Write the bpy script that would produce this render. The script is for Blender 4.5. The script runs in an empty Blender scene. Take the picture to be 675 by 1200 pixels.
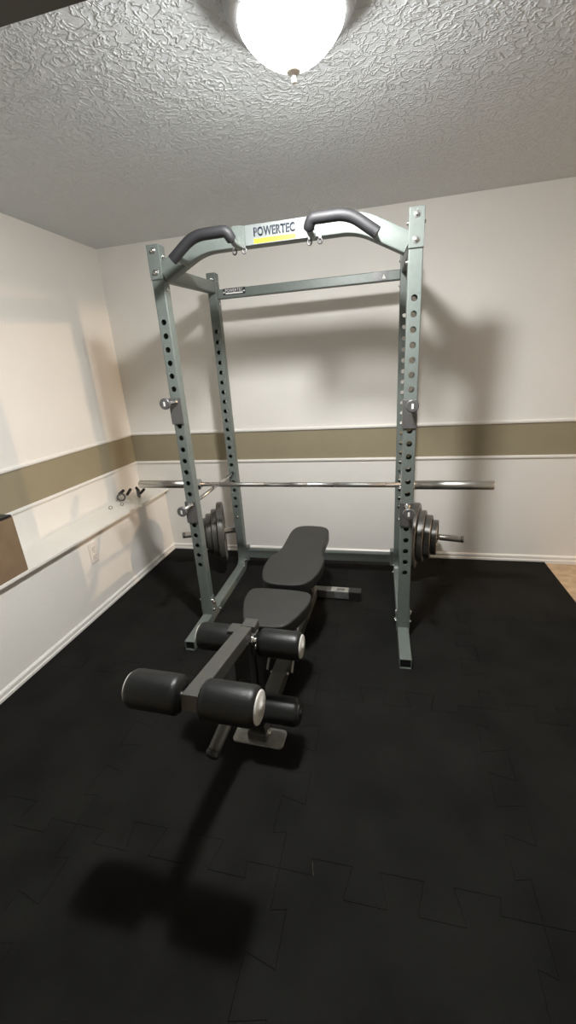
import bpy, bmesh, math, random
from mathutils import Vector, Matrix
from mathutils.geometry import tessellate_polygon
random.seed(4)
SC = bpy.context.scene
COL = SC.collection
PI = math.pi
X, Y, Z = Vector((1, 0, 0)), Vector((0, 1, 0)), Vector((0, 0, 1))

# ------------------------------------------------------------------ materials
MATS = {}
def mat(name, col, rough=.5, metal=0., spec=.5, bump=0., bscale=60., var=0., vscale=8., coat=0., emit=None, estr=0., sheen=0.):
    m = bpy.data.materials.new(name); m.use_nodes = True
    nt = m.node_tree; b = nt.nodes['Principled BSDF']
    b.inputs['Roughness'].default_value = rough
    b.inputs['Metallic'].default_value = metal
    b.inputs['Specular IOR Level'].default_value = spec
    b.inputs['Coat Weight'].default_value = coat
    b.inputs['Base Color'].default_value = (*col, 1)
    tc = nt.nodes.new('ShaderNodeTexCoord')
    if var:
        n = nt.nodes.new('ShaderNodeTexNoise'); n.inputs['Scale'].default_value = vscale; n.inputs['Detail'].default_value = 4
        nt.links.new(tc.outputs['Object'], n.inputs['Vector'])
        r = nt.nodes.new('ShaderNodeValToRGB')
        r.color_ramp.elements[0].position = .3; r.color_ramp.elements[1].position = .7
        r.color_ramp.elements[0].color = (*[c * (1 - var) for c in col], 1)
        r.color_ramp.elements[1].color = (*[min(1, c * (1 + var)) for c in col], 1)
        nt.links.new(n.outputs['Fac'], r.inputs['Fac']); nt.links.new(r.outputs['Color'], b.inputs['Base Color'])
    if bump:
        n = nt.nodes.new('ShaderNodeTexNoise'); n.inputs['Scale'].default_value = bscale; n.inputs['Detail'].default_value = 3
        nt.links.new(tc.outputs['Object'], n.inputs['Vector'])
        bp = nt.nodes.new('ShaderNodeBump'); bp.inputs['Strength'].default_value = bump; bp.inputs['Distance'].default_value = .002
        nt.links.new(n.outputs['Fac'], bp.inputs['Height']); nt.links.new(bp.outputs['Normal'], b.inputs['Normal'])
    if emit:
        b.inputs['Emission Color'].default_value = (*emit, 1); b.inputs['Emission Strength'].default_value = estr
    MATS[name] = m
    return m

WALL = mat('cream_paint', (.80, .785, .745), .6, spec=.3, bump=.25, bscale=90, var=.015, vscale=3)
HEADER = mat('dark_grey_paint', (.085, .083, .075), .6, bump=.2, bscale=80, var=.05)
BAND = mat('taupe_paint', (.30, .262, .175), .6, spec=.3, bump=.25, bscale=90, var=.04, vscale=4)
TRIM = mat('white_trim_paint', (.80, .785, .745), .35, bump=.1, bscale=40)
LEDGE = mat('ledge_paint', (.80, .785, .735), .32, bump=.15, bscale=25)
TILE = mat('tan_vinyl', (.42, .31, .20), .4, var=.25, vscale=18, bump=.2, bscale=40)
RUB = mat('black_rubber', (.0098, .0098, .0089), .88, spec=.10, bump=.6, bscale=420, var=.3, vscale=5)
STEEL = mat('silver_green_paint', (.140, .164, .152), .42, metal=.12, spec=.5, bump=.12, bscale=260, var=.06, vscale=40)
STEELIN = mat('tube_inside', (.03, .032, .03), .7)
CHROME = mat('chrome', (.72, .72, .72), .16, metal=1., bump=.03, bscale=80)
BOLT = mat('zinc_bolt', (.75, .75, .73), .25, metal=1., bump=.05, bscale=80)
BAR = mat('barbell_steel', (.50, .49, .46), .38, metal=1., bump=.06, bscale=120, var=.12, vscale=25)
KNURL = mat('knurled_steel', (.34, .34, .33), .42, metal=1., bump=.9, bscale=500)
IRON = mat('grey_cast_iron', (.10, .097, .090), .36, metal=.45, bump=.35, bscale=90, var=.15, vscale=20)
HOOK = mat('dark_steel', (.16, .16, .16), .4, metal=.6, bump=.1, bscale=120)
FOAM = mat('black_foam_grip', (.011, .011, .013), .6, bump=.35, bscale=300)
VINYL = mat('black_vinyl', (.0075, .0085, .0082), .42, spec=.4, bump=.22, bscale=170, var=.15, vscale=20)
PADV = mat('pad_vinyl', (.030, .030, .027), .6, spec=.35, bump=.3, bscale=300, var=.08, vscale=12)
PADB = mat('pad_backing', (.02, .02, .02), .35, bump=.1)
FRAME = mat('bench_grey_paint', (.085, .085, .076), .38, metal=.3, bump=.12, bscale=220, var=.05, vscale=30)
BLACKP = mat('black_plastic', (.012, .012, .012), .4, bump=.1, bscale=80)
CAPG = mat('pale_grey_plastic', (.55, .54, .50), .35, bump=.1, bscale=80)
PLATEM = mat('worn_light_steel', (.36, .36, .33), .35, metal=.4, bump=.2, bscale=60, var=.2, vscale=30)
LBLK = mat('black_label', (.015, .017, .02), .35, bump=.03)
LWHT = mat('white_label', (.82, .82, .80), .4, bump=.03)
LGRY = mat('grey_label', (.11, .115, .115), .3, bump=.03, var=.3, vscale=60)
LYEL = mat('yellow_label', (.46, .43, .02), .4, bump=.03)
LNAVY = mat('navy_print', (.012, .018, .03), .4, bump=.03)
LOGOB = mat('pale_logo_board', (.19, .212, .208), .35, metal=.2, bump=.05)
NICKEL = mat('brushed_nickel', (.36, .36, .36), .35, metal=.9, bump=.15, bscale=150)
def globe_material():
    m = bpy.data.materials.new('lit_frosted_glass'); m.use_nodes = True; nt = m.node_tree; nt.nodes.clear(); L = nt.links.new
    out = nt.nodes.new('ShaderNodeOutputMaterial'); mx = nt.nodes.new('ShaderNodeMixShader'); mx.inputs[0].default_value = .45
    tr = nt.nodes.new('ShaderNodeBsdfTransparent'); em = nt.nodes.new('ShaderNodeEmission')
    em.inputs['Color'].default_value = (1., .99, .975, 1); em.inputs['Strength'].default_value = 120.
    L(em.outputs[0], mx.inputs[1]); L(tr.outputs[0], mx.inputs[2]); L(mx.outputs[0], out.inputs['Surface'])
    return m
GLOBE = globe_material()
BOXB = mat('brown_card', (.215, .145, .085), .75, var=.12, vscale=9, bump=.3, bscale=60)
BOXT = mat('black_lid', (.012, .011, .01), .35, bump=.1)
PLASTW = mat('white_plastic', (.78, .74, .68), .3, bump=.05)
DARKHOLE = mat('dark_slot', (.05, .045, .04), .6, bump=.05)

# knock-down ceiling texture
def ceiling_material():
    m = bpy.data.materials.new('textured_ceiling_paint'); m.use_nodes = True
    nt = m.node_tree; b = nt.nodes['Principled BSDF']; L = nt.links.new
    b.inputs['Base Color'].default_value = (.66, .695, .715, 1); b.inputs['Roughness'].default_value = .38
    b.inputs['Specular IOR Level'].default_value = .45
    tc = nt.nodes.new('ShaderNodeTexCoord')
    nz = nt.nodes.new('ShaderNodeTexNoise'); nz.inputs['Scale'].default_value = 14; nz.inputs['Detail'].default_value = 3
    L(tc.outputs['Object'], nz.inputs['Vector'])
    mx = nt.nodes.new('ShaderNodeVectorMath'); mx.operation = 'MULTIPLY_ADD'
    mx.inputs[1].default_value = (.05, .05, .05); L(nz.outputs['Color'], mx.inputs[0]); L(tc.outputs['Object'], mx.inputs[2])
    n1 = nt.nodes.new('ShaderNodeTexNoise'); n1.inputs['Scale'].default_value = 30; n1.inputs['Detail'].default_value = 2.5
    n1.inputs['Roughness'].default_value = .55
    L(mx.outputs[0], n1.inputs['Vector'])
    ab = nt.nodes.new('ShaderNodeMath'); ab.operation = 'SUBTRACT'; ab.inputs[1].default_value = .5; L(n1.outputs['Fac'], ab.inputs[0])
    ac = nt.nodes.new('ShaderNodeMath'); ac.operation = 'ABSOLUTE'; L(ab.outputs[0], ac.inputs[0])
    r1 = nt.nodes.new('ShaderNodeValToRGB'); e = r1.color_ramp.elements
    e[0].position = .0; e[0].color = (1, 1, 1, 1); e[1].position = .075; e[1].color = (0, 0, 0, 1)
    L(ac.outputs[0], r1.inputs['Fac'])
    n2 = nt.nodes.new('ShaderNodeTexNoise'); n2.inputs['Scale'].default_value = 60; n2.inputs['Detail'].default_value = 3
    L(mx.outputs[0], n2.inputs['Vector'])
    ad = nt.nodes.new('ShaderNodeMath'); ad.operation = 'MULTIPLY_ADD'; ad.inputs[1].default_value = .9
    L(n2.outputs['Fac'], ad.inputs[0]); L(r1.outputs['Color'], ad.inputs[2])
    bp = nt.nodes.new('ShaderNodeBump'); bp.inputs['Strength'].default_value = .7; bp.inputs['Distance'].default_value = .0055
    L(ad.outputs[0], bp.inputs['Height']); L(bp.outputs['Normal'], b.inputs['Normal'])
    return m
CEIL = ceiling_material()

# ------------------------------------------------------------------ mesh helpers
def basis(axis, up=None):
    w = axis.normalized()
    u = (up or (Z if abs(w.z) < .9 else X)); u = (u - w * u.dot(w)).normalized()
    return u, w.cross(u), w

class MB:
    def __init__(s): s.bm = bmesh.new(); s.smooth = set()
    def box(s, x0, x1, y0, y1, z0, z1, bev=0., seg=2, M=None):
        t = bmesh.new(); bmesh.ops.create_cube(t, size=1)
        for v in t.verts:
            v.co = Vector(((x0 + x1) / 2 + v.co.x * (x1 - x0), (y0 + y1) / 2 + v.co.y * (y1 - y0), (z0 + z1) / 2 + v.co.z * (z1 - z0)))
        if bev: bmesh.ops.bevel(t, geom=t.edges[:], offset=bev, segments=seg, affect='EDGES', profile=.5)
        s.merge(t, M); return s
    def merge(s, t, M=None):
        if M: bmesh.ops.transform(t, matrix=M, verts=t.verts)
        me = bpy.data.meshes.new('tmp'); t.to_mesh(me); t.free(); s.bm.from_mesh(me); bpy.data.meshes.remove(me)
    def ring(s, c, u, v, r, n): return [s.bm.verts.new(c + (u * math.cos(2 * PI * i / n) + v * math.sin(2 * PI * i / n)) * r) for i in range(n)]
    def skin(s, rings, close=True, cap=True, smooth=True):
        n = len(rings[0])
        for a, b in zip(rings, rings[1:]):
            for i in range(n if close else n - 1):
                f = s.bm.faces.new((a[i], a[(i + 1) % n], b[(i + 1) % n], b[i])); f.smooth = smooth
        if cap: s.bm.faces.new(rings[0][::-1]); s.bm.faces.new(rings[-1])
    def lathe(s, base, axis, prof, n=24, cap=True):
        """prof: list of (distance along axis, radius)"""
        u, v, w = basis(Vector(axis)); base = Vector(base)
        s.skin([s.ring(base + w * d, u, v, max(r, 1e-4), n) for d, r in prof], cap=cap); return s
    def cyl(s, a, b, r, n=20, bev=.0):
        a, b = Vector(a), Vector(b); L = (b - a).length
        pr = [(0, r - bev), (bev, r), (L - bev, r), (L, r - bev)] if bev else [(0, r), (L, r)]
        return s.lathe(a, b - a, pr, n)
    def sweep(s, path, prof, side=None, cap=True, smooth=False):
        """prof: closed 2-D outline (a along side, b across); side: fixed vector or parallel transport"""
        path = [Vector(p) for p in path]; rings = []
        T = []
        for i in range(len(path)):
            t = (path[min(i + 1, len(path) - 1)] - path[max(i - 1, 0)]).normalized(); T.append(t)
        if side is None:
            u = basis(T[0])[0]
        for i, p in enumerate(path):
            if side is not None: u = Vector(side); u = (u - T[i] * u.dot(T[i])).normalized(); sc = 1
            else: u = (u - T[i] * u.dot(T[i])).normalized()
            v = T[i].cross(u)
            k = 1.0
            rings.append([s.bm.verts.new(p + u * a + v * b * k) for a, b in prof])
        s.skin(rings, cap=cap, smooth=smooth); return s
    def tube(s, path, r, n=14, cap=True): return s.sweep(path, [(r * math.cos(2 * PI * i / n), r * math.sin(2 * PI * i / n)) for i in range(n)], smooth=True, cap=cap)
    def prism(s, pts, z0, z1, bev=0., seg=3, M=None, topbev=None):
        t = bmesh.new(); lo = [t.verts.new((x, y, z0)) for x, y in pts]; hi = [t.verts.new((x, y, z1)) for x, y in pts]
        n = len(pts); t.faces.new(lo[::-1]); top = t.faces.new(hi)
        for i in range(n): t.faces.new((lo[i], lo[(i + 1) % n], hi[(i + 1) % n], hi[i]))
        bmesh.ops.recalc_face_normals(t, faces=t.faces[:])
        if bev:
            ed = [e for e in t.edges if (e.verts[0].co.z > (z0 + z1) / 2) and (e.verts[1].co.z > (z0 + z1) / 2)]
            bmesh.ops.bevel(t, geom=ed, offset=bev, segments=seg, affect='EDGES', profile=.5)
        s.merge(t, M); return s
    def build(s, name, m, parent=None, smooth_angle=None):
        bmesh.ops.recalc_face_normals(s.bm, faces=s.bm.faces[:])
        me = bpy.data.meshes.new(name); s.bm.to_mesh(me); s.bm.free()
        for mm in (m if isinstance(m, (list, tuple)) else [m]): me.materials.append(mm)
        if smooth_angle is not None:
            me.shade_smooth() if hasattr(me, 'shade_smooth') else None
            try: me.set_sharp_from_angle(angle=math.radians(smooth_angle))
            except Exception: pass
        o = bpy.data.objects.new(name, me); COL.objects.link(o)
        if parent: o.parent = parent
        return o

def rsq(w, h, r=.004, n=3):
    pts = []
    for cx, cy, a0 in ((w / 2 - r, h / 2 - r, 0), (-w / 2 + r, h / 2 - r, 90), (-w / 2 + r, -h / 2 + r, 180), (w / 2 - r, -h / 2 + r, 270)):
        for i in range(n + 1):
            a = math.radians(a0 + 90 * i / n); pts.append((cx + r * math.cos(a), cy + r * math.sin(a)))
    return pts
def fillet(path, r, n=8):
    P = [Vector(p) for p in path]; out = [P[0]]
    for a, b, c in zip(P, P[1:], P[2:]):
        d1, d2 = (a - b), (c - b); k = min(r, d1.length * .49, d2.length * .49)
        p, q = b + d1.normalized() * k, b + d2.normalized() * k
        for i in range(n + 1):
            t = i / n; out.append(p * (1 - t) ** 2 + b * 2 * t * (1 - t) + q * t * t)
    out.append(P[-1]); return out
def smooth_poly(pts, it=3):
    for _ in range(it):
        o = []
        for i in range(len(pts)):
            a, b = pts[i], pts[(i + 1) % len(pts)]
            o += [(a[0] * .75 + b[0] * .25, a[1] * .75 + b[1] * .25), (a[0] * .25 + b[0] * .75, a[1] * .25 + b[1] * .75)]
        pts = o
    return pts

def thing(name, label, cat, loc=(0, 0, 0), rz=0., group=None):
    o = bpy.data.objects.new(name, None); COL.objects.link(o); o.empty_display_size = .05
    o.location = loc; o.rotation_euler = (0, 0, rz); o['label'] = label; o['category'] = cat
    if group: o['group'] = group
    return o
def tag(o, label, cat, group=None):
    o['label'] = label; o['category'] = cat
    if group: o['group'] = group
    return o
def struct(o): o['kind'] = 'structure'; return o

def text_mesh(body, w, h, M, ext=.0006, bold=.0):
    cu = bpy.data.curves.new('t', 'FONT'); cu.body = body; cu.size = 1; cu.extrude = 0; cu.space_character = 1.08; cu.offset = bold
    ob = bpy.data.objects.new('t', cu); COL.objects.link(ob)
    dg = bpy.context.evaluated_depsgraph_get(); me = bpy.data.meshes.new_from_object(ob.evaluated_get(dg))
    bpy.data.objects.remove(ob); bpy.data.curves.remove(cu)
    xs = [v.co.x for v in me.vertices]; ys = [v.co.y for v in me.vertices]
    x0, x1, y0, y1 = min(xs), max(xs), min(ys), max(ys)
    for v in me.vertices: v.co = Vector(((v.co.x - x0) / (x1 - x0) * w - w / 2, (v.co.y - y0) / (y1 - y0) * h - h / 2, 0))
    b = bmesh.new(); b.from_mesh(me); bpy.data.meshes.remove(me)
    r = bmesh.ops.extrude_face_region(b, geom=b.faces[:])
    bmesh.ops.translate(b, vec=(0, 0, ext), verts=[g for g in r['geom'] if isinstance(g, bmesh.types.BMVert)])
    mb = MB(); mb.merge(b, M); return mb
FRONT = Matrix.Rotation(PI / 2, 4, 'X')      # text plane facing -Y
def at(p, R=FRONT): return Matrix.Translation(Vector(p)) @ R

# ------------------------------------------------------------------ room
XL, XW, YB, HC = -1.558, -1.340, 1.030, 2.315
XR, YF = 2.5, -3.6
XO, YO = 8.0, 4.0          # the next room, seen only by its light through the opening
B1, B2 = .997, .778
LED = .548
def paneled_wall(name, o, d, L, n, th, z0, levels):
    """wall with horizontal painted zones; o start point, d direction, n outward (into the solid)"""
    mb = MB(); me = mb.bm
    zs = [z0] + levels + [HC]
    for i, (a, b) in enumerate(zip(zs, zs[1:])):
        pass
    t = mb.bm; o = Vector(o); d = Vector(d); n = Vector(n)
    fr = [[t.verts.new(o + d * (L * k) + Z * z) for k in (0, 1)] for z in zs]
    bk = [[t.verts.new(o + d * (L * k) + n * th + Z * z) for k in (0, 1)] for z in zs]
    for i in range(len(zs) - 1):
        f = t.faces.new((fr[i][0], fr[i][1], fr[i + 1][1], fr[i + 1][0])); f.material_index = 1 if (len(levels) == 2 and i == 1) else 0
        t.faces.new((bk[i][0], bk[i][1], bk[i + 1][1], bk[i + 1][0]))
        for k in (0, 1): t.faces.new((fr[i][k], bk[i][k], bk[i + 1][k], fr[i + 1][k]))
    t.faces.new((fr[0][0], fr[0][1], bk[0][1], bk[0][0])); t.faces.new((fr[-1][0], fr[-1][1], bk[-1][1], bk[-1][0]))
    return struct(mb.build(name, [WALL, BAND]))
FZ = -.012
struct(MB().box(XL - .1, XO + .1, YF - .1, YO + .1, FZ - .1, FZ).build('floor', TILE))
struct(MB().box(XL - .1, XO + .1, YF - .1, YO + .1, HC, HC + .1).build('ceiling', CEIL))
paneled_wall('wall_back', (XL, YB, 0), X, XR - XL, Y, .1, FZ, [B2, B1])
paneled_wall('wall_left', (XL, YF, 0), Y, YB - YF, -X, .1, FZ, [B2, B1])
paneled_wall('wall_right', (XR, YF, 0), Y, .44 - YF, X, .1, FZ, [])
struct(MB().box(XR, XR + .1, .44, YB + .1, 2.04, HC).build('trim_7', WALL))
struct(MB().box(XO, XO + .1, YF, YO, FZ, HC).build('wall_far_right', WALL))
struct(MB().box(XL, XO, YO, YO + .1, FZ, HC).build('wall_far_back', WALL))
paneled_wall('wall_front', (XL, YF, 0), X, XO - XL, -Y, .1, FZ, [])
# thicker lower part of the left wall and the ledge board on it
struct(MB().box(XL, XW, YF, YB, FZ, LED - .016).build('wall_left_lower', WALL))
struct(MB().box(XL, -1.300, YF, YB - .001, LED - .016, LED, .002).build('trim_1', LEDGE))
# chair rails
def rail(name, horizontal, z):
    prof = [(0, -.011), (.008, -.011), (.013, -.004), (.013, .004), (.008, .011), (0, .011)]
    mb = MB(); t = mb.bm
    ends = ((XL + .013, XR) if horizontal else (YF, YB - .0))
    rs = []
    for e in ends:
        rs.append([t.verts.new((e, YB - a, z + b) if horizontal else (XL + a, e, z + b)) for a, b in prof])
    mb.skin(rs, smooth=False)
    return struct(mb.build(name, TRIM))
rail('trim_2', True, B1 + .008); rail('trim_3', True, B2 - .008)
rail('trim_4', False, B1 + .008); rail('trim_5', False, B2 - .008)
def baseb(name, a, b, n):
    a, b, n = Vector(a), Vector(b), Vector(n)
    prof = [(0, FZ), (.016, FZ), (.016, .012), (.011, .016), (.011, .036), (.005, .044), (0, .046)]
    mb = MB(); mb.skin([[mb.bm.verts.new(p + n * u + Z * z) for u, z in prof] for p in (a, b)], smooth=False)
    return struct(mb.build(name, TRIM))
baseb('baseboard_back', (XW, YB, 0), (XR, YB, 0), -Y)
baseb('baseboard_left', (XW, YF, 0), (XW, YB, 0), X)
# dropped header over the opening the photograph was taken from
struct(MB().box(XL, XR, -1.40, -1.042, 2.10, HC).build('trim_6', HEADER))

# ------------------------------------------------------------------ interlocking floor mats
xe = [XW + .017, -.555, .165, .890, 1.593]
ye = [-1.94, -1.20, -.455, .28, YB - .017]
def seam(L, k):
    """offsets along a jigsaw seam of length L: list of (t, o)"""
    rnd = random.Random(k); n = 5; a = .105; seg = (L - 2 * a) / n; s = 1 if rnd.random() < .5 else -1
    out = []; A = .044; d = .010
    t = a
    out += [(0, 0)]
    prev = 0
    for i in range(n):
        o = s * A if i % 2 == 0 else -s * A
        out += [(t + (d if prev == 0 else 0) - (d if prev == 0 else 0), prev)] if i == 0 else []
        out += [(t - d, o), (t + seg + d, o)]
        prev = o; t += seg
    out += [(L - a, 0), (L, 0)]
    return out
def edge_pts(p, q, k, straight):
    p, q = Vector((*p, 0)), Vector((*q, 0)); d = (q - p); L = d.length; d.normalize(); nrm = Vector((-d.y, d.x, 0))
    if straight: return [(p.x, p.y), (q.x, q.y)]
    return [((p + d * t + nrm * o).x, (p + d * t + nrm * o).y) for t, o in seam(L, k)]
rowname = ['row nearest the camera', 'second row from the camera', 'second row from the back wall', 'row along the back wall']
colname = ['against the left wall', 'second from the left wall', 'third from the left wall', 'by the tan floor strip']
special = {(1, 1): 'under the leg rollers and front foot plate of the bench', (2, 2): 'under the front foot of the right rack post'}
for r in range(4):
    for c in range(4):
        x0, x1, y0, y1 = xe[c], xe[c + 1], ye[r], ye[r + 1]
        bot = edge_pts((x0, y0), (x1, y0), 100 + r * 10 + c, r == 0)
        top = edge_pts((x0, y1), (x1, y1), 100 + (r + 1) * 10 + c, r == 3)
        lef = edge_pts((x0, y0), (x0, y1), 500 + r * 10 + c, c == 0)
        rig = edge_pts((x1, y0), (x1, y1), 500 + r * 10 + c + 1, c == 3)
        poly = bot[:-1] + rig[:-1] + top[::-1][:-1] + lef[::-1][:-1]
        def inset(q):
            n = len(poly); sh = []
            for i in range(n):
                a, b, d = Vector(poly[i - 1]), Vector(poly[i]), Vector(poly[(i + 1) % n])
                e1, e2 = (b - a).normalized(), (d - b).normalized()
                n1, n2 = Vector((-e1.y, e1.x)), Vector((-e2.y, e2.x)); m_ = (n1 + n2).normalized()
                sh.append(b + m_ * (q / max(.4, m_.dot(n1))))
            return sh
        mb = MB(); bm = mb.bm
        rings = [[bm.verts.new((p.x, p.y, z)) for p in inset(q)] for q, z in ((.0003, FZ), (.0003, -.0008), (.0010, 0))]
        mb.skin(rings, smooth=False)
        for f in [f for f in bm.faces if len(f.verts) > 4]: bm.faces.remove(f)
        for rg in (rings[0], rings[-1]):
            for tri in tessellate_polygon([[v.co for v in rg]]): bm.faces.new([rg[i] for i in tri])
        o = mb.build('rubber_floor_mat', RUB)
        tag(o, 'black interlocking rubber mat %s, %s' % (colname[c], rowname[r]), 'floor mat', 'black jigsaw rubber mats covering the floor')

# ------------------------------------------------------------------ ceiling light
LX, LY = .222, -.640
t = thing('ceiling_light', 'lit frosted dome ceiling light with nickel rim and finial', 'ceiling light', (LX, LY, HC))
MB().lathe((0, 0, 0), (0, 0, -1), [(0, .172), (.012, .175), (.022, .172), (.026, .164), (.036, .166), (.046, .162), (.050, .155), (.060, .157), (.068, .152), (.072, .132)], 64, cap=False).build('rim', NICKEL, t)
MB().lathe((0, 0, -.062), (0, 0, -1), [(0, .131), (.010, .1315), (.022, .128), (.036, .118), (.052, .103), (.068, .084), (.083, .062), (.095, .038), (.102, .018), (.105, .0)], 64, cap=False).build('glass_dome', GLOBE, t)
f = MB().lathe((0, 0, -.168), (0, 0, -1), [(0, .0), (0, .018), (.003, .019), (.007, .014), (.010, .006), (.018, .005), (.022, .007), (.027, .005), (.030, .0)], 24, cap=False).build('finial', PLASTW, t)

def bulb(name, loc, power, color, radius):
    l = bpy.data.lights.new(name, 'POINT'); l.energy = power; l.color = color; l.shadow_soft_size = radius
    o = bpy.data.objects.new(name, l); COL.objects.link(o); o.location = loc; return o
bulb('lamp_bulb', (LX, LY, HC - .054), 150., (1., .985, .965), .062)
sp = bpy.data.lights.new('added_down_spot', 'SPOT'); sp.energy = 180.; sp.color = (1., .985, .965); sp.shadow_soft_size = .062; sp.spot_size = PI; sp.spot_blend = 1.  # spot added at the bulb to throw more light on the lower walls
so_ = bpy.data.objects.new('added_down_spot', sp); COL.objects.link(so_); so_.location = (LX, LY, HC - .054)
bulb('next_room_lamp', (6.2, .98, 2.14), 440., (1., .68, .42), .06)

# ------------------------------------------------------------------ power rack
RY = .0144
cR, sR = math.cos(RY), math.sin(RY)
def rk(x, y, z): return Vector((cR * x - sR * y, sR * x + cR * y, z))
W, S, D, H, H2, HB, F = .6015, .0587, .6906, 1.9968, 2.004, .0568, .2648
PX = W - S / 2
PITCH = .0612; HOLE0 = 1.677
rack = thing('power_rack', 'silver green steel power rack with curved pull up beam and black grips', 'power rack', (0, 0, 0), RY)

def perforated(mb, x, y0, z0, z1, holes, hr, th=.003):
    """square tube with round holes through the front and back walls"""
    s = S; rc = .005; bm = mb.bm
    # corner/side channels (two C profiles)
    for sg in (-1, 1):
        out = []; inn = []
        for yy, a0, a1 in ((y0 + rc, -90, 0), (y0 + s - rc, 0, 90)):
            for i in range(5):
                a = math.radians(a0 + (a1 - a0) * i / 4)
                out.append((x + sg * (s / 2 - rc + rc * math.cos(a)), yy + rc * math.sin(a)))
                inn.append((x + sg * (s / 2 - rc + (rc - th) * math.cos(a)), yy + (rc - th) * math.sin(a)))
        prof = out + inn[::-1]
        rs = [[bm.verts.new((px, py, z)) for px, py in prof] for z in (z0, z1)]
        n = len(prof)
        for i in range(n):
            f = bm.faces.new((rs[0][i], rs[0][(i + 1) % n], rs[1][(i + 1) % n], rs[1][i]))
        for r_ in rs:
            for i in range(len(out) - 1): bm.faces.new((r_[i], r_[i + 1], r_[n - 2 - i], r_[n - 1 - i]))
    hw = s / 2 - rc
    for ya, yb in ((y0, y0 + th), (y0 + s - th, y0 + s)):
        edges_z = [z0]; cells = []
        hs = sorted(holes)
        cur = z0
        for h in hs:
            a, b = h - PITCH / 2, h + PITCH / 2
            if a > cur + 1e-5: cells.append((cur, a, None))
            cells.append((a, b, h)); cur = b
        if cur < z1 - 1e-5: cells.append((cur, z1, None))
        for a, b, h in cells:
            if h is None:
                for yy in (ya, yb): bm.faces.new([bm.verts.new(p) for p in ((x - hw, yy, a), (x + hw, yy, a), (x + hw, yy, b), (x - hw, yy, b))])
                continue
            N = 24; per = []; cir = []
            for i in range(N):
                an = 2 * PI * (i + .5) / N; cx_, cz_ = math.cos(an), math.sin(an)
                kx = hw / abs(cx_) if abs(cx_) > 1e-6 else 1e9; kz = (PITCH / 2) / abs(cz_) if abs(cz_) > 1e-6 else 1e9
                k = min(kx, kz); per.append((cx_ * k, cz_ * k)); cir.append((cx_ * hr, cz_ * hr))
            corners = {}
            rings = []
            for yy in (ya, yb):
                P = [bm.verts.new((x + u, yy, h + v)) for u, v in per]; Cc = [bm.verts.new((x + u, yy, h + v)) for u, v in cir]
                for i in range(N):
                    j = (i + 1) % N
                    p0, p1 = per[i], per[j]
                    on_side0 = abs(abs(p0[0]) - hw) < 1e-6; on_side1 = abs(abs(p1[0]) - hw) < 1e-6
                    if on_side0 != on_side1:
                        cv = bm.verts.new((x + math.copysign(hw, p0[0]), yy, h + math.copysign(PITCH / 2, p0[1])))
                        bm.faces.new((P[i], cv, P[j], Cc[j], Cc[i]))
                    else: bm.faces.new((P[i], P[j], Cc[j], Cc[i]))
                rings.append(Cc)
            for i in range(N): 
                f = bm.faces.new((rings[0][i], rings[0][(i + 1) % N], rings[1][(i + 1) % N], rings[1][i])); f.smooth = True

def hollow_tube(mb, x, y0, y1, z0, z1, th=.004):
    """open-ended rectangular tube along Y"""
    cx_, cz_ = x, (z0 + z1) / 2; w, h = S, z1 - z0
    o = rsq(w, h, .005); i_ = rsq(w - 2 * th, h - 2 * th, .002); bm = mb.bm
    R = [[bm.verts.new((cx_ + a, y, cz_ + b)) for a, b in pr] for y, pr in ((y1, o), (y0, o), (y0, i_), (y0 + .03, i_))]
    n = len(o)
    for a, b in zip(R, R[1:]):
        for k in range(n): bm.faces.new((a[k], a[(k + 1) % n], b[(k + 1) % n], b[k]))
    bm.faces.new(R[0]); bm.faces.new(R[-1])

# one shared bolt mesh: washer and hex head along +Z
def bolt_mesh():
    mb = MB(); mb.lathe((0, 0, 0), Z, [(0, .0135), (.0018, .0135), (.0022, .0128)], 20)
    mb.lathe((0, 0, .002), Z, [(0, .0088), (.006, .0088), (.008, .0072), (.0085, .004)], 6)
    o = mb.build('bolt', BOLT); return o
BOLT0 = bolt_mesh(); first = [True]
def bolt(parent, p, d, s=1.):
    o = BOLT0 if first[0] else BOLT0.copy()
    if not first[0]: COL.objects.link(o)
    first[0] = False
    o.parent = parent; o.location = p; o.rotation_euler = Vector(d).to_track_quat('Z', 'Y').to_euler(); o.scale = (s, s, s)
    return o

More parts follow.
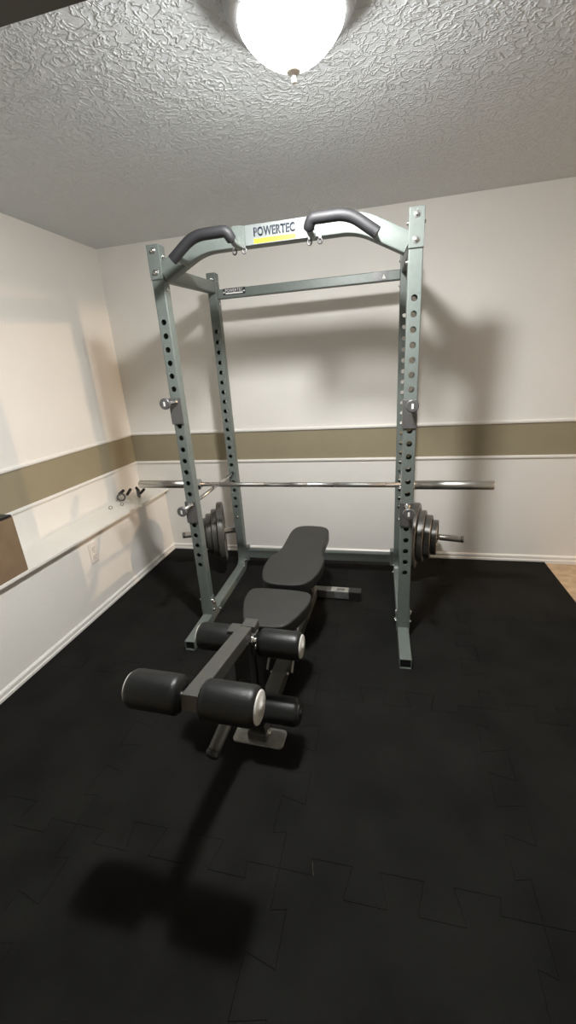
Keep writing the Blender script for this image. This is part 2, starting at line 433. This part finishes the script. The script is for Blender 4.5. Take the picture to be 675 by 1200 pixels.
PEG = {-1: (Vector((-W + .004, D + .032, .318)), Vector((-.960, .592, .318))), 1: (Vector((W - .004, D + .032, .312)), Vector((.966, .650, .310)))}
front_holes = [HOLE0 - PITCH * k for k in range(22)]
rear_holes = [HOLE0 - PITCH * k for k in range(20)]
for sg in (-1, 1):
    x = sg * PX
    mb = MB(); perforated(mb, x, 0, HB, H, front_holes, .0132)
    up = mb.build('front_upright', STEEL, rack)
    MB().box(x - S / 2 + .004, x + S / 2 - .004, .004, S - .004, H - .004, H + .002, .001).build('end_cap', BLACKP, up)
    mb = MB(); perforated(mb, x, D, .30, H2, rear_holes, .0132)
    up = mb.build('rear_upright', STEEL, rack)
    MB().box(x - S / 2 + .004, x + S / 2 - .004, D + .004, D + S - .004, H2 - .004, H2 + .002, .001).build('end_cap', BLACKP, up)
    # rear post sweeps round into the base rail
    yc = D + S / 2
    path = fillet([(x, yc, .301), (x, yc, HB / 2), (x, .082, HB / 2)], .10, 10)
    MB().sweep(path, rsq(S, HB, .006), side=X).build('base_rail', STEEL, rack, 30)
    # front foot
    mb = MB(); hollow_tube(mb, x, -F, .080, 0, HB)
    ft = mb.build('front_foot', STEEL, rack)
    MB().box(x - S / 2 + .0045, x + S / 2 - .0045, -F + .018, -F + .029, .0045, HB - .0045).build('tube_plug', BLACKP, ft)
    # splice plates either side of the post with bolts
    for q in (-1, 1):
        xx = x + q * (S / 2 + .0025)
        pts = [(.004, .028), (.13, .012), (.135, .05), (.075, .062), (.052, .165), (.006, .165)]
        M = Matrix(((0, 0, 1, xx - .0025), (1, 0, 0, 0), (0, 1, 0, 0), (0, 0, 0, 1)))
        MB().prism(pts, 0, .005, M=M).build('splice_plate', STEEL, rack)
        for (by, bz) in ((.018, .148), (.040, .122), (.022, .083), (.112, .032)):
            bolt(rack, (xx + q * .0025, by, bz), (q, 0, 0), .85)
    # top plate on the post face, its bolts
    MB().box(x - S / 2 - .001, x + S / 2 + .001, -.006, 0, 1.857, H + .001, .002).build('top_plate', STEEL, rack)
    for bz in (1.972, 1.885): bolt(rack, (x, -.006, bz), (0, -1, 0), 1.0)
    bolt(rack, (x - sg * S / 2, .028, 1.952), (-sg, 0, 0), .8)
    bolt(rack, (x + sg * S / 2, .028, 1.952), (sg, 0, 0), .8)
    bolt(rack, (x - sg * S / 2, .030, 1.815), (-sg, 0, 0), .8)
    # side bar at the top
    MB().sweep([(x, S, 1.890), (x, D, 1.925)], rsq(.050, .062, .005), side=X).build('side_bar', STEEL, rack)
    # bolts of the rear post
    for bz in (1.955, 1.832): bolt(rack, (x - sg * S / 2, D + .03, bz), (-sg, 0, 0), .8)
    bolt(rack, (x, D, 1.972), (0, -1, 0), .8)
    for (by, bz) in ((D + .012, .128), (D - .02, .092), (D - .055, .060)): bolt(rack, (x - sg * S / 2, by, bz), (-sg, 0, 0), .85)
    bolt(rack, (x, D, .43), (0, -1, 0), .8)
    # plate storage peg
    a, b = PEG[sg]
    d = (b - a).normalized(); L = (b - a).length
    pg = MB().lathe(a, d, [(0, .021), (L - .10, .021), (L - .003, .021), (L, .018)], 24).build('plate_peg', BAR, rack)
    MB().lathe(b - d * .004, d, [(0, .0222), (.016, .0222), (.020, .018)], 24).build('end_cap', HOOK, pg)
    MB().lathe(a, d, [(0, .036), (.006, .036), (.008, .033)], 24).build('flange', STEEL, pg)
# rear cross members
MB().box(-PX + S / 2, PX - S / 2, D + .012, D + .060, .098, .160, .004).build('rear_cross_member', STEEL, rack)
for sg in (-1, 1): MB().box(sg * (W - S - .012) - .012, sg * (W - S - .012) + .012, D + .006, D + .066, .075, .185, .004).build('cross_flange', STEEL, rack)
rb = MB().box(-PX + S / 2, PX - S / 2, D + .004, D + .050, 1.861, 1.912, .004).build('rear_top_bar', STEEL, rack)
lab = MB().box(-.503, -.362, D + .0025, D + .0045, 1.876, 1.912).build('name_label', LBLK, rb); lab['label'] = 'black label lettered in white'
text_mesh('POWERTEC', .112, .016, at((-.432, D + .0025, 1.8995))).build('lettering', LWHT, lab)
MB().box(-.487, -.378, D + .0015, D + .0027, 1.881, 1.888).build('white_line', LWHT, lab)
for xx in (-.497, -.369): MB().box(xx - .004, xx + .004, D + .0015, D + .0027, 1.888, 1.895).build('white_tab', LWHT, lab)
l2 = MB().box(.393, .478, D + .0025, D + .0045, 1.865, 1.909).build('warning_label', LGRY, rb); l2['label'] = 'dark grey label with a pale triangle'
MB().prism([(-.008, -.011), (.012, -.011), (0, .012)], 0, .0008, M=at((.452, D + .0025, 1.884))).build('pale_triangle', CAPG, l2)

# pull-up beam
bp_ = fillet([(-PX + S / 2 - .001, .028, 1.882), (-.345, .028, 1.980), (.345, .028, 1.980), (PX - S / 2 + .001, .028, 1.880)], .07, 8)
MB().sweep(bp_, rsq(.056, .078, .005), side=Y).build('pull_up_beam', STEEL, rack, 30)
beam = [o for o in rack.children if o.name.startswith('pull_up_beam')][0]
lg = MB().box(-.134, .134, -.0032, .002, 1.9425, 2.0175, .001).build('logo_board', LOGOB, beam); lg['label'] = 'pale board with dark maker name and a yellow strip'
text_mesh('POWERTEC', .180, .034, at((-.006, -.0030, 1.9885)), bold=.04).build('lettering', LNAVY, lg)
ys = MB().box(-.097, .086, -.0042, -.003, 1.9465, 1.9635).build('yellow_strip', LYEL, lg)
text_mesh('Lever Machines', .130, .0095, at((-.006, -.0040, 1.955)), ext=.0005).build('small_lettering', LNAVY, ys)
for sg in (-1, 1):
    # grip: foam covered bar bowed forward of the beam
    gp = fillet([(sg * .160, -.060, 1.935), (sg * .158, -.125, 1.940), (sg * .172, -.140, 1.968), (sg * .315, -.140, 1.968), (sg * .421, -.138, 1.893)], .05, 8)
    core = fillet([(sg * .160, -.002, 1.945), (sg * .160, -.060, 1.935), (sg * .158, -.125, 1.940)], .03, 5)
    g = MB().tube(core, .0125, 14).build('grip_bar', STEEL, rack, 60)
    fp = gp[5:]
    MB().tube(fp, .0215, 18).build('foam_sleeve', FOAM, g, 50)
    e = Vector(gp[-1]); d = (e - Vector(gp[-2])).normalized()
    tail = fillet([e - d * .05, e - d * .018, (e.x - d.x * .006, .004, e.z + .012)], .02, 6)
    MB().tube(tail, .0125, 14).build('grip_end', STEEL, g, 60)
    # clamp plate on the beam and its two eyelets
    MB().prism([(-.026, -.039), (.026, -.039), (.026, .036), (.010, .040), (-.026, .040)], 0, .004, .001, 1, M=at((sg * .165, -.0005, 1.981))).build('grip_plate', STEEL, rack)
    MB().prism([(-.014, -.016), (.014, -.016), (.007, .022), (-.007, .022)], 0, .022, .003, 1, M=at((sg * .160, -.004, 1.950))).build('grip_gusset', STEEL, rack)
    for q in (-.022, .022):
        c = Vector((sg * .165 + q, -.004, 1.925))
        ring = [c + Vector((math.cos(a) * .0085, 0, math.sin(a) * .0105)) for a in [2 * PI * i / 18 for i in range(19)]]
        m_ = MB(); m_.tube(ring, .0032, 8, cap=False); m_.box(c.x - .007, c.x + .007, -.008, 0, 1.932, 1.946, .001)
        m_.build('eyelet', HOOK, rack, 50)

# J-hooks on the front posts
def catch(parent, plate, zt, zb):
    """local: x=0 post centre, y=0 post front face, z=0 peg axis"""
    pl = MB().box(-S / 2 - .001, S / 2 + .001, -.006, -.0005, zb, zt, .002).build('back_plate', HOOK, parent)
    MB().box(-S / 2 - .006, -S / 2 - .001, -.006, .020, zb, zt, .001).build('side_flange', HOOK, pl)
    p_ = MB().lathe((0, -.004, 0), (0, -1, 0), [(0, .013), (.004, .016), (.010, .016), (.014, .010), (.105, .010)], 20).build('peg', CHROME, parent)
    ds = MB().lathe((0, -.105, 0), (0, -1, 0), [(0, .024), (.003, .027), (.012, .027), (.016, .024)], 28).build('end_disc', HOOK, p_)
    MB().box(-.0045, .0045, -.1222, -.1208, -.011, .010, .0004, 1).build('white_mark', LWHT, ds)
for sg, zz, lb in ((-1, 1.310, 'grey steel bar catch with round peg end high on the left front post'),
                   (1, 1.2485, 'grey steel bar catch with round peg end high on the right front post')):
    h = thing('bar_catch', lb, 'bar catch', rk(sg * PX, 0, zz), RY, 'upper bar catches on the front posts')
    catch(h, True, .018, -.112)
ROD = HOLE0 - PITCH * 15
for sg, lb in ((-1, 'steel safety rod through the left rack posts with round end disc below the bar'),
               (1, 'steel safety rod through the right rack posts with round end disc below the bar')):
    h = thing('safety_rod', lb, 'safety rod', rk(sg * PX, 0, ROD), RY, 'safety rods carrying the bar')
    catch(h, True, .018, -.105)
    MB().lathe((0, -.004, 0), Y, [(0, .0105), (D + S + .02, .0105), (D + S + .024, .008)], 16).build('rod', CHROME, h)

# ------------------------------------------------------------------ barbell
A, B = Vector((-1.085, .321, .7838)), Vector((1.025, .289, .7838))
mid = (A + B) / 2; L = (B - A).length; ax = (B - A).normalized()
bb = thing('barbell', 'long chrome barbell lying empty across the rack on the two safety rods', 'barbell', mid, math.atan2(ax.y, ax.x))
HL = L / 2; SH = .632
MB().cyl((-SH, 0, 0), (SH, 0, 0), .0137, 24).build('shaft', CHROME, bb)
for a, b in ((-.50, -.21), (-.055, .055), (.21, .50)): 
    MB().cyl((a, 0, 0), (b, 0, 0), .0140, 24).build('knurled_grip', KNURL, bb)
for sg in (-1, 1):
    MB().lathe((sg * SH, 0, 0), (sg, 0, 0), [(-.012, .016), (-.010, .024), (-.002, .024), (0, .034), (.018, .034), (.021, .031), (.022, .025)], 32).build('collar', CHROME, bb)
    sl = MB().lathe((sg * (SH + .018), 0, 0), (sg, 0, 0), [(0, .0245), (HL - SH - .021, .0245), (HL - SH - .018, .022)], 32).build('sleeve', BAR, bb)
    MB().lathe((sg * (HL - .001), 0, 0), (sg, 0, 0), [(0, .012), (.0015, .012), (.0025, .009)], 20).build('end_bolt', HOOK, sl)

# ------------------------------------------------------------------ weight plates on the pegs
def plate(R, th):
    """axis along +X, x 0..th; rim, recessed dish, hub and bore"""
    r = R; w = th
    return [(.0 + w * .0, .026), (0, r * .30), (w * .28, r * .34), (w * .28, r * .80), (0, r * .86), (0, r * .965), (w * .10, r), (w * .90, r), (w, r * .965), (w, r * .86), (w * .72, r * .80), (w * .72, r * .34), (w, r * .30), (w, .026)]
stack = [(.062, .224, .043, 'largest'), (.107, .176, .041, 'second largest'), (.150, .147, .040, 'third largest'), (.192, .117, .036, 'smallest')]
for sg, side in ((-1, 'left'), (1, 'right')):
    a, b = rk(*PEG[sg][0]), rk(*PEG[sg][1]); d = (b - a).normalized()
    for x, R, th, nm in stack:
        s_ = x + (.028 if sg < 0 else 0)
        p_ = a + d * s_ + Vector((0, 0, -.0045))
        o = MB()
        u, v, w = basis(Vector((1, 0, 0)))
        pr = plate(R, th)
        rings = [o.ring(Vector((q, 0, 0)), u, v, r_, 64) for q, r_ in pr]
        o.skin(rings + [rings[0]], cap=False)
        ob = o.build('weight_plate', IRON, None, 25)
        ob.location = p_; ob.rotation_euler = d.to_track_quat('X', 'Z').to_euler()
        tag(ob, '%s grey iron weight plate on the %s storage peg of the rack' % (nm, side), 'weight plate', 'iron plates on the %s peg' % side)

# ------------------------------------------------------------------ bench
bn = thing('weight_bench', 'black padded flat weight bench with foam roller leg attachment inside the rack', 'weight bench', (-.003, 0, 0), -.036)
back = [(-.055, .497), (.045, .497), (.100, .470), (.124, .40), (.126, .25), (.124, .12), (.138, .07), (.160, .03), (.162, -.10), (.142, -.20), (.098, -.280), (-.088, -.280), (-.128, -.20), (-.152, -.10), (-.150, .03), (-.128, .07), (-.114, .12), (-.118, .25), (-.124, .40), (-.105, .470)]
back = [(x - .004, y) for x, y in back]
seat = [(-.115, -.318), (.115, -.318), (.162, -.345), (.166, -.42), (.140, -.52), (.105, -.605), (.06, -.622), (-.045, -.622), (-.08, -.600), (-.115, -.52), (-.145, -.42), (-.145, -.345)]
def pad(name, pts):
    sp = smooth_poly(pts, 3)
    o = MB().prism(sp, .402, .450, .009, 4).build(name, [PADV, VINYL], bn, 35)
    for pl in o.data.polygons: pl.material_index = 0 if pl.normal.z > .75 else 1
    cx_ = sum(p[0] for p in sp) / len(sp); cy_ = sum(p[1] for p in sp) / len(sp)
    ins = [(cx_ + (x - cx_) * .955, cy_ + (y - cy_) * .965) for x, y in sp]
    b = MB().prism(ins, .388, .403).build('pad_board', PADB, o)
    return o
pad('back_pad', back); pad('seat_pad', seat)
def bar(name, a, b, w, h, m, parent=bn, side=X, r=.004): return MB().sweep([a, b], rsq(w, h, r), side=side).build(name, m, parent)
bar('back_rail', (0, -.20, .365), (0, .40, .365), .05, .046, FRAME)
bar('seat_rail', (0, -.66, .362), (0, -.24, .362), .05, .046, FRAME)
for yy in (-.14, .12, .36): MB().box(-.09, .09, yy - .018, yy + .018, .380, .389).build('pad_bracket', FRAME, bn)
for yy in (-.55, -.37): MB().box(-.085, .085, yy - .018, yy + .018, .380, .389).build('pad_bracket', FRAME, bn)
bar('spine', (0, -.765, .040), (0, .372, .040), .070, .060, FRAME)
bar('front_upright', (0, -.735, .03), (0, -.735, .46), .060, .060, BLACKP, side=X)
bar('middle_upright', (0, -.22, .06), (0, -.16, .35), .055, .055, FRAME)
bar('rear_upright', (0, .30, .06), (0, .12, .35), .055, .055, FRAME)
for sg in (-1, 1): bar('side_strut', (sg * .062, -.43, .06), (sg * .062, -.06, .375), .006, .028, PLATEM)
for sg in (-1, 1): bolt(bn, (sg * .036, -.43, .05), (sg, 0, 0), .9)
tf = bar('rear_foot', (-.262, .372, .034), (.262, .372, .034), .058, .055, FRAME, side=Y)
for sg in (-1, 1): MB().box(min(sg * .240, sg * .318), max(sg * .240, sg * .318), .342, .402, .0, .064, .004).build('rubber_cap', BLACKP, tf)
st = MB().box(.125, .236, .3455, .3985, .0614, .0624).build('silver_sticker', PLATEM, tf)
MB().box(.160, .212, .358, .384, .0624, .0630).build('printed_panel', LGRY, st)
MB().box(.150, .236, .3415, .3432, .012, .058).build('side_sticker', LGRY, tf)
MB().prism(rsq(.215, .090, .018, 5), 0, .007, .001, 1, M=Matrix.Translation((.003, -.752, 0))).build('foot_plate', PLATEM, bn)
MB().box(-.040, .040, -.782, -.722, .007, .045, .004).build('foot_socket', FRAME, bn)
bolt(bn, (.040, -.752, .028), (1, 0, 0), 1.2)
# leg attachment: raised arm, drop arm, horn and three pairs of rollers
MB().box(-.034, .034, -.790, -.722, .440, .512, .005).build('pivot_bracket', FRAME, bn)
MB().box(-.024, .030, -.752, -.700, .500, .540, .004).build('pivot_cover', FRAME, bn)
MB().box(-.074, -.026, -.775, -.722, .500, .527, .004).build('pivot_tab', FRAME, bn)
MB().lathe((.030, -.785, .507), X, [(0, .020), (.003, .020), (.0035, .017)], 24).build('pivot_washer', CHROME, bn)
bolt(bn, (.0335, -.785, .507), (1, 0, 0), 1.3); bolt(bn, (-.034, -.785, .507), (-1, 0, 0), 1.3); bolt(bn, (.034, -.765, .462), (1, 0, 0), .9)
arm = bar('roller_arm', (0, -.775, .527), (0, -1.188, .595), .052, .048, FRAME)
bar('drop_arm', (0, -.805, .520), (0, -.815, .150), .060, .060, BLACKP)
hn = MB().lathe((0, -.82, .356), Vector((-.035, -.24, -.098)), [(0, .0215), (.24, .0215), (.262, .0215)], 24).build('weight_horn', FRAME, bn)
MB().lathe((-.0344, -1.056, .2596), Vector((-.035, -.24, -.098)), [(0, .0232), (.014, .0232), (.020, .018), (.022, .008)], 24).build('end_cap', BLACKP, hn)
def rollers(y, z, gap, length, r, disc=None):
    rod = MB().cyl((-gap - length - .004, y, z), (gap + length + .004, y, z), .0125, 16).build('roller_rod', CHROME, bn)
    for sg in (-1, 1):
        pr = [(0, .016), (.0015, r * .70), (.005, r * .86), (.013, r * .97), (.022, r), (length - .020, r), (length - .010, r * .965), (length - .003, r * .88), (length, r * .80)]
        mb = MB(); u, v, w = basis(Vector((sg, 0, 0))); base = Vector((sg * gap, y, z)); n = 40; rings = []
        for k, (dd, rr) in enumerate(pr):
            rg = []
            for i in range(n):
                a = 2 * PI * i / n; q = rr * (1 + (.035 * math.cos(i * PI) if k in (1, 2, 3) else 0))
                rg.append(mb.bm.verts.new(base + w * dd + (u * math.cos(a) + v * math.sin(a)) * q))
            rings.append(rg)
        mb.skin(rings)
        o = mb.build('foam_roller', VINYL, bn, 50)
        MB().lathe((sg * (gap + length - .001), y, z), (sg, 0, 0), [(0, r * .82), (.004, r * .80), (.006, r * .72), (.0065, .014), (.010, .013), (.0105, .004)], 32).build('end_disc', disc or CAPG, o)
rollers(-.744, .470, .040, .163, .053)
rollers(-1.168, .599, .030, .163, .0545)
rollers(-.800, .212, .034, .160, .052, BLACKP)

# ------------------------------------------------------------------ things on and by the ledge
bx_ = thing('box', 'brown box with black lid standing on the near end of the white ledge', 'box', (-1.405, -.70, LED))
MB().box(-.128, .098, -.27, .262, 0, .292, .003).build('body', BOXB, bx_)
MB().box(-.130, .100, -.272, .256, .290, .303, .003).build('lid', BOXT, bx_)

def collar(label, loc, rz):
    c = thing('spring_collar', label, 'spring collar', loc, rz, 'spring collars on the ledge')
    path = []
    for i in range(61):
        a = 2 * PI * i / 24 - .5; path.append((math.cos(a) * .027, -.010 + .020 * i / 60, .031 + math.sin(a) * .027))
    MB().tube(path, .0058, 8).build('coil', HOOK, c, 60)
    for k, dx in ((0, .0), (-1, .03)):
        p0 = Vector(path[k]); dirn = Vector((.55 + dx * 8, .55 if k == 0 else -.30, .62)).normalized(); ln = .034 if k == 0 else .012
        MB().tube([p0, p0 + dirn * (ln + .01)], .004, 8).build('arm', CHROME, c, 60)
        MB().lathe(p0 + dirn * ln, dirn, [(0, .008), (.003, .011), (.056, .011), (.061, .007)], 14).build('handle', BLACKP, c)
collar('steel spring collar with black handles farther from the bar end on the ledge', (-1.508, .675, LED), .5)
collar('steel spring collar with black handles nearest the bar end on the ledge', (-1.420, .775, LED), -.9)
def nut(label, loc):
    o = MB(); u, v, w = basis(Z); pr = [(0, .0085), (0, .015), (.009, .015), (.009, .0085)]
    rs = [o.ring(Vector((0, 0, d)), u, v, r, 6 if r > .01 else 6) for d, r in pr]; o.skin(rs + [rs[0]], cap=False, smooth=False)
    ob = o.build('steel_nut', BAR); ob.location = loc; ob.rotation_euler = (PI / 2, 0, .6); ob.location.z += .013; tag(ob, label, 'nut', 'small steel rings on the ledge')
nut('small steel ring on the ledge, farther from the corner of the two', (-1.475, .49, LED))
nut('small steel ring on the ledge, beside the spring collars', (-1.432, .565, LED))

ol = thing('wall_outlet', 'white double socket outlet on the lower left wall below the ledge', 'outlet', (XW, .064, .408))
MB().box(0, .006, -.036, .036, -.068, .066, .0025).build('cover_plate', PLASTW, ol)
for zz in (-.026, .026):
    so = MB().lathe((.0055, 0, zz), X, [(0, .0175), (.003, .0175), (.0035, .0165)], 24).build('socket', PLASTW, ol)
    for yy in (-.007, .007): MB().box(.0088, .0094, yy - .0014, yy + .0014, zz - .001, zz + .009).build('slot', DARKHOLE, so)
    MB().lathe((.0088, 0, zz - .009), X, [(0, .003), (.0006, .003)], 12).build('ground_hole', DARKHOLE, so)
MB().lathe((.0055, 0, 0), X, [(0, .004), (.0015, .004), (.002, .002)], 12).build('screw', BOLT, ol)

# ------------------------------------------------------------------ camera
cam = bpy.data.cameras.new('camera'); co = bpy.data.objects.new('camera', cam); COL.objects.link(co)
fw = Vector((-0.22694268, 0.91560178, -0.33191928)); rt = Vector((0.97380871, 0.21820359, -0.06390457)); uu = Vector((-0.01391484, 0.33772856, 0.94114069))
R = Matrix((rt, uu, -fw)).transposed().to_4x4()
co.matrix_world = Matrix.Translation((0.46034408, -1.97497343, 1.43820796)) @ R
cam.sensor_fit = 'VERTICAL'; cam.sensor_height = 36; cam.lens = 481.0572 / 1200 * 36
cam.clip_start = .02; cam.clip_end = 50
SC.camera = co

# ------------------------------------------------------------------ world and view
w = bpy.data.worlds.new('world'); SC.world = w; w.use_nodes = True
w.node_tree.nodes['Background'].inputs['Color'].default_value = (.02, .02, .02, 1)
vs = SC.view_settings; vs.view_transform = 'Standard'; vs.look = 'None'; vs.exposure = -.02; vs.gamma = 1; vs.use_curve_mapping = False
SC.cycles.use_denoising = True
SC.cycles.max_bounces = 8; SC.cycles.diffuse_bounces = 6
SC.cycles.sample_clamp_indirect = 6
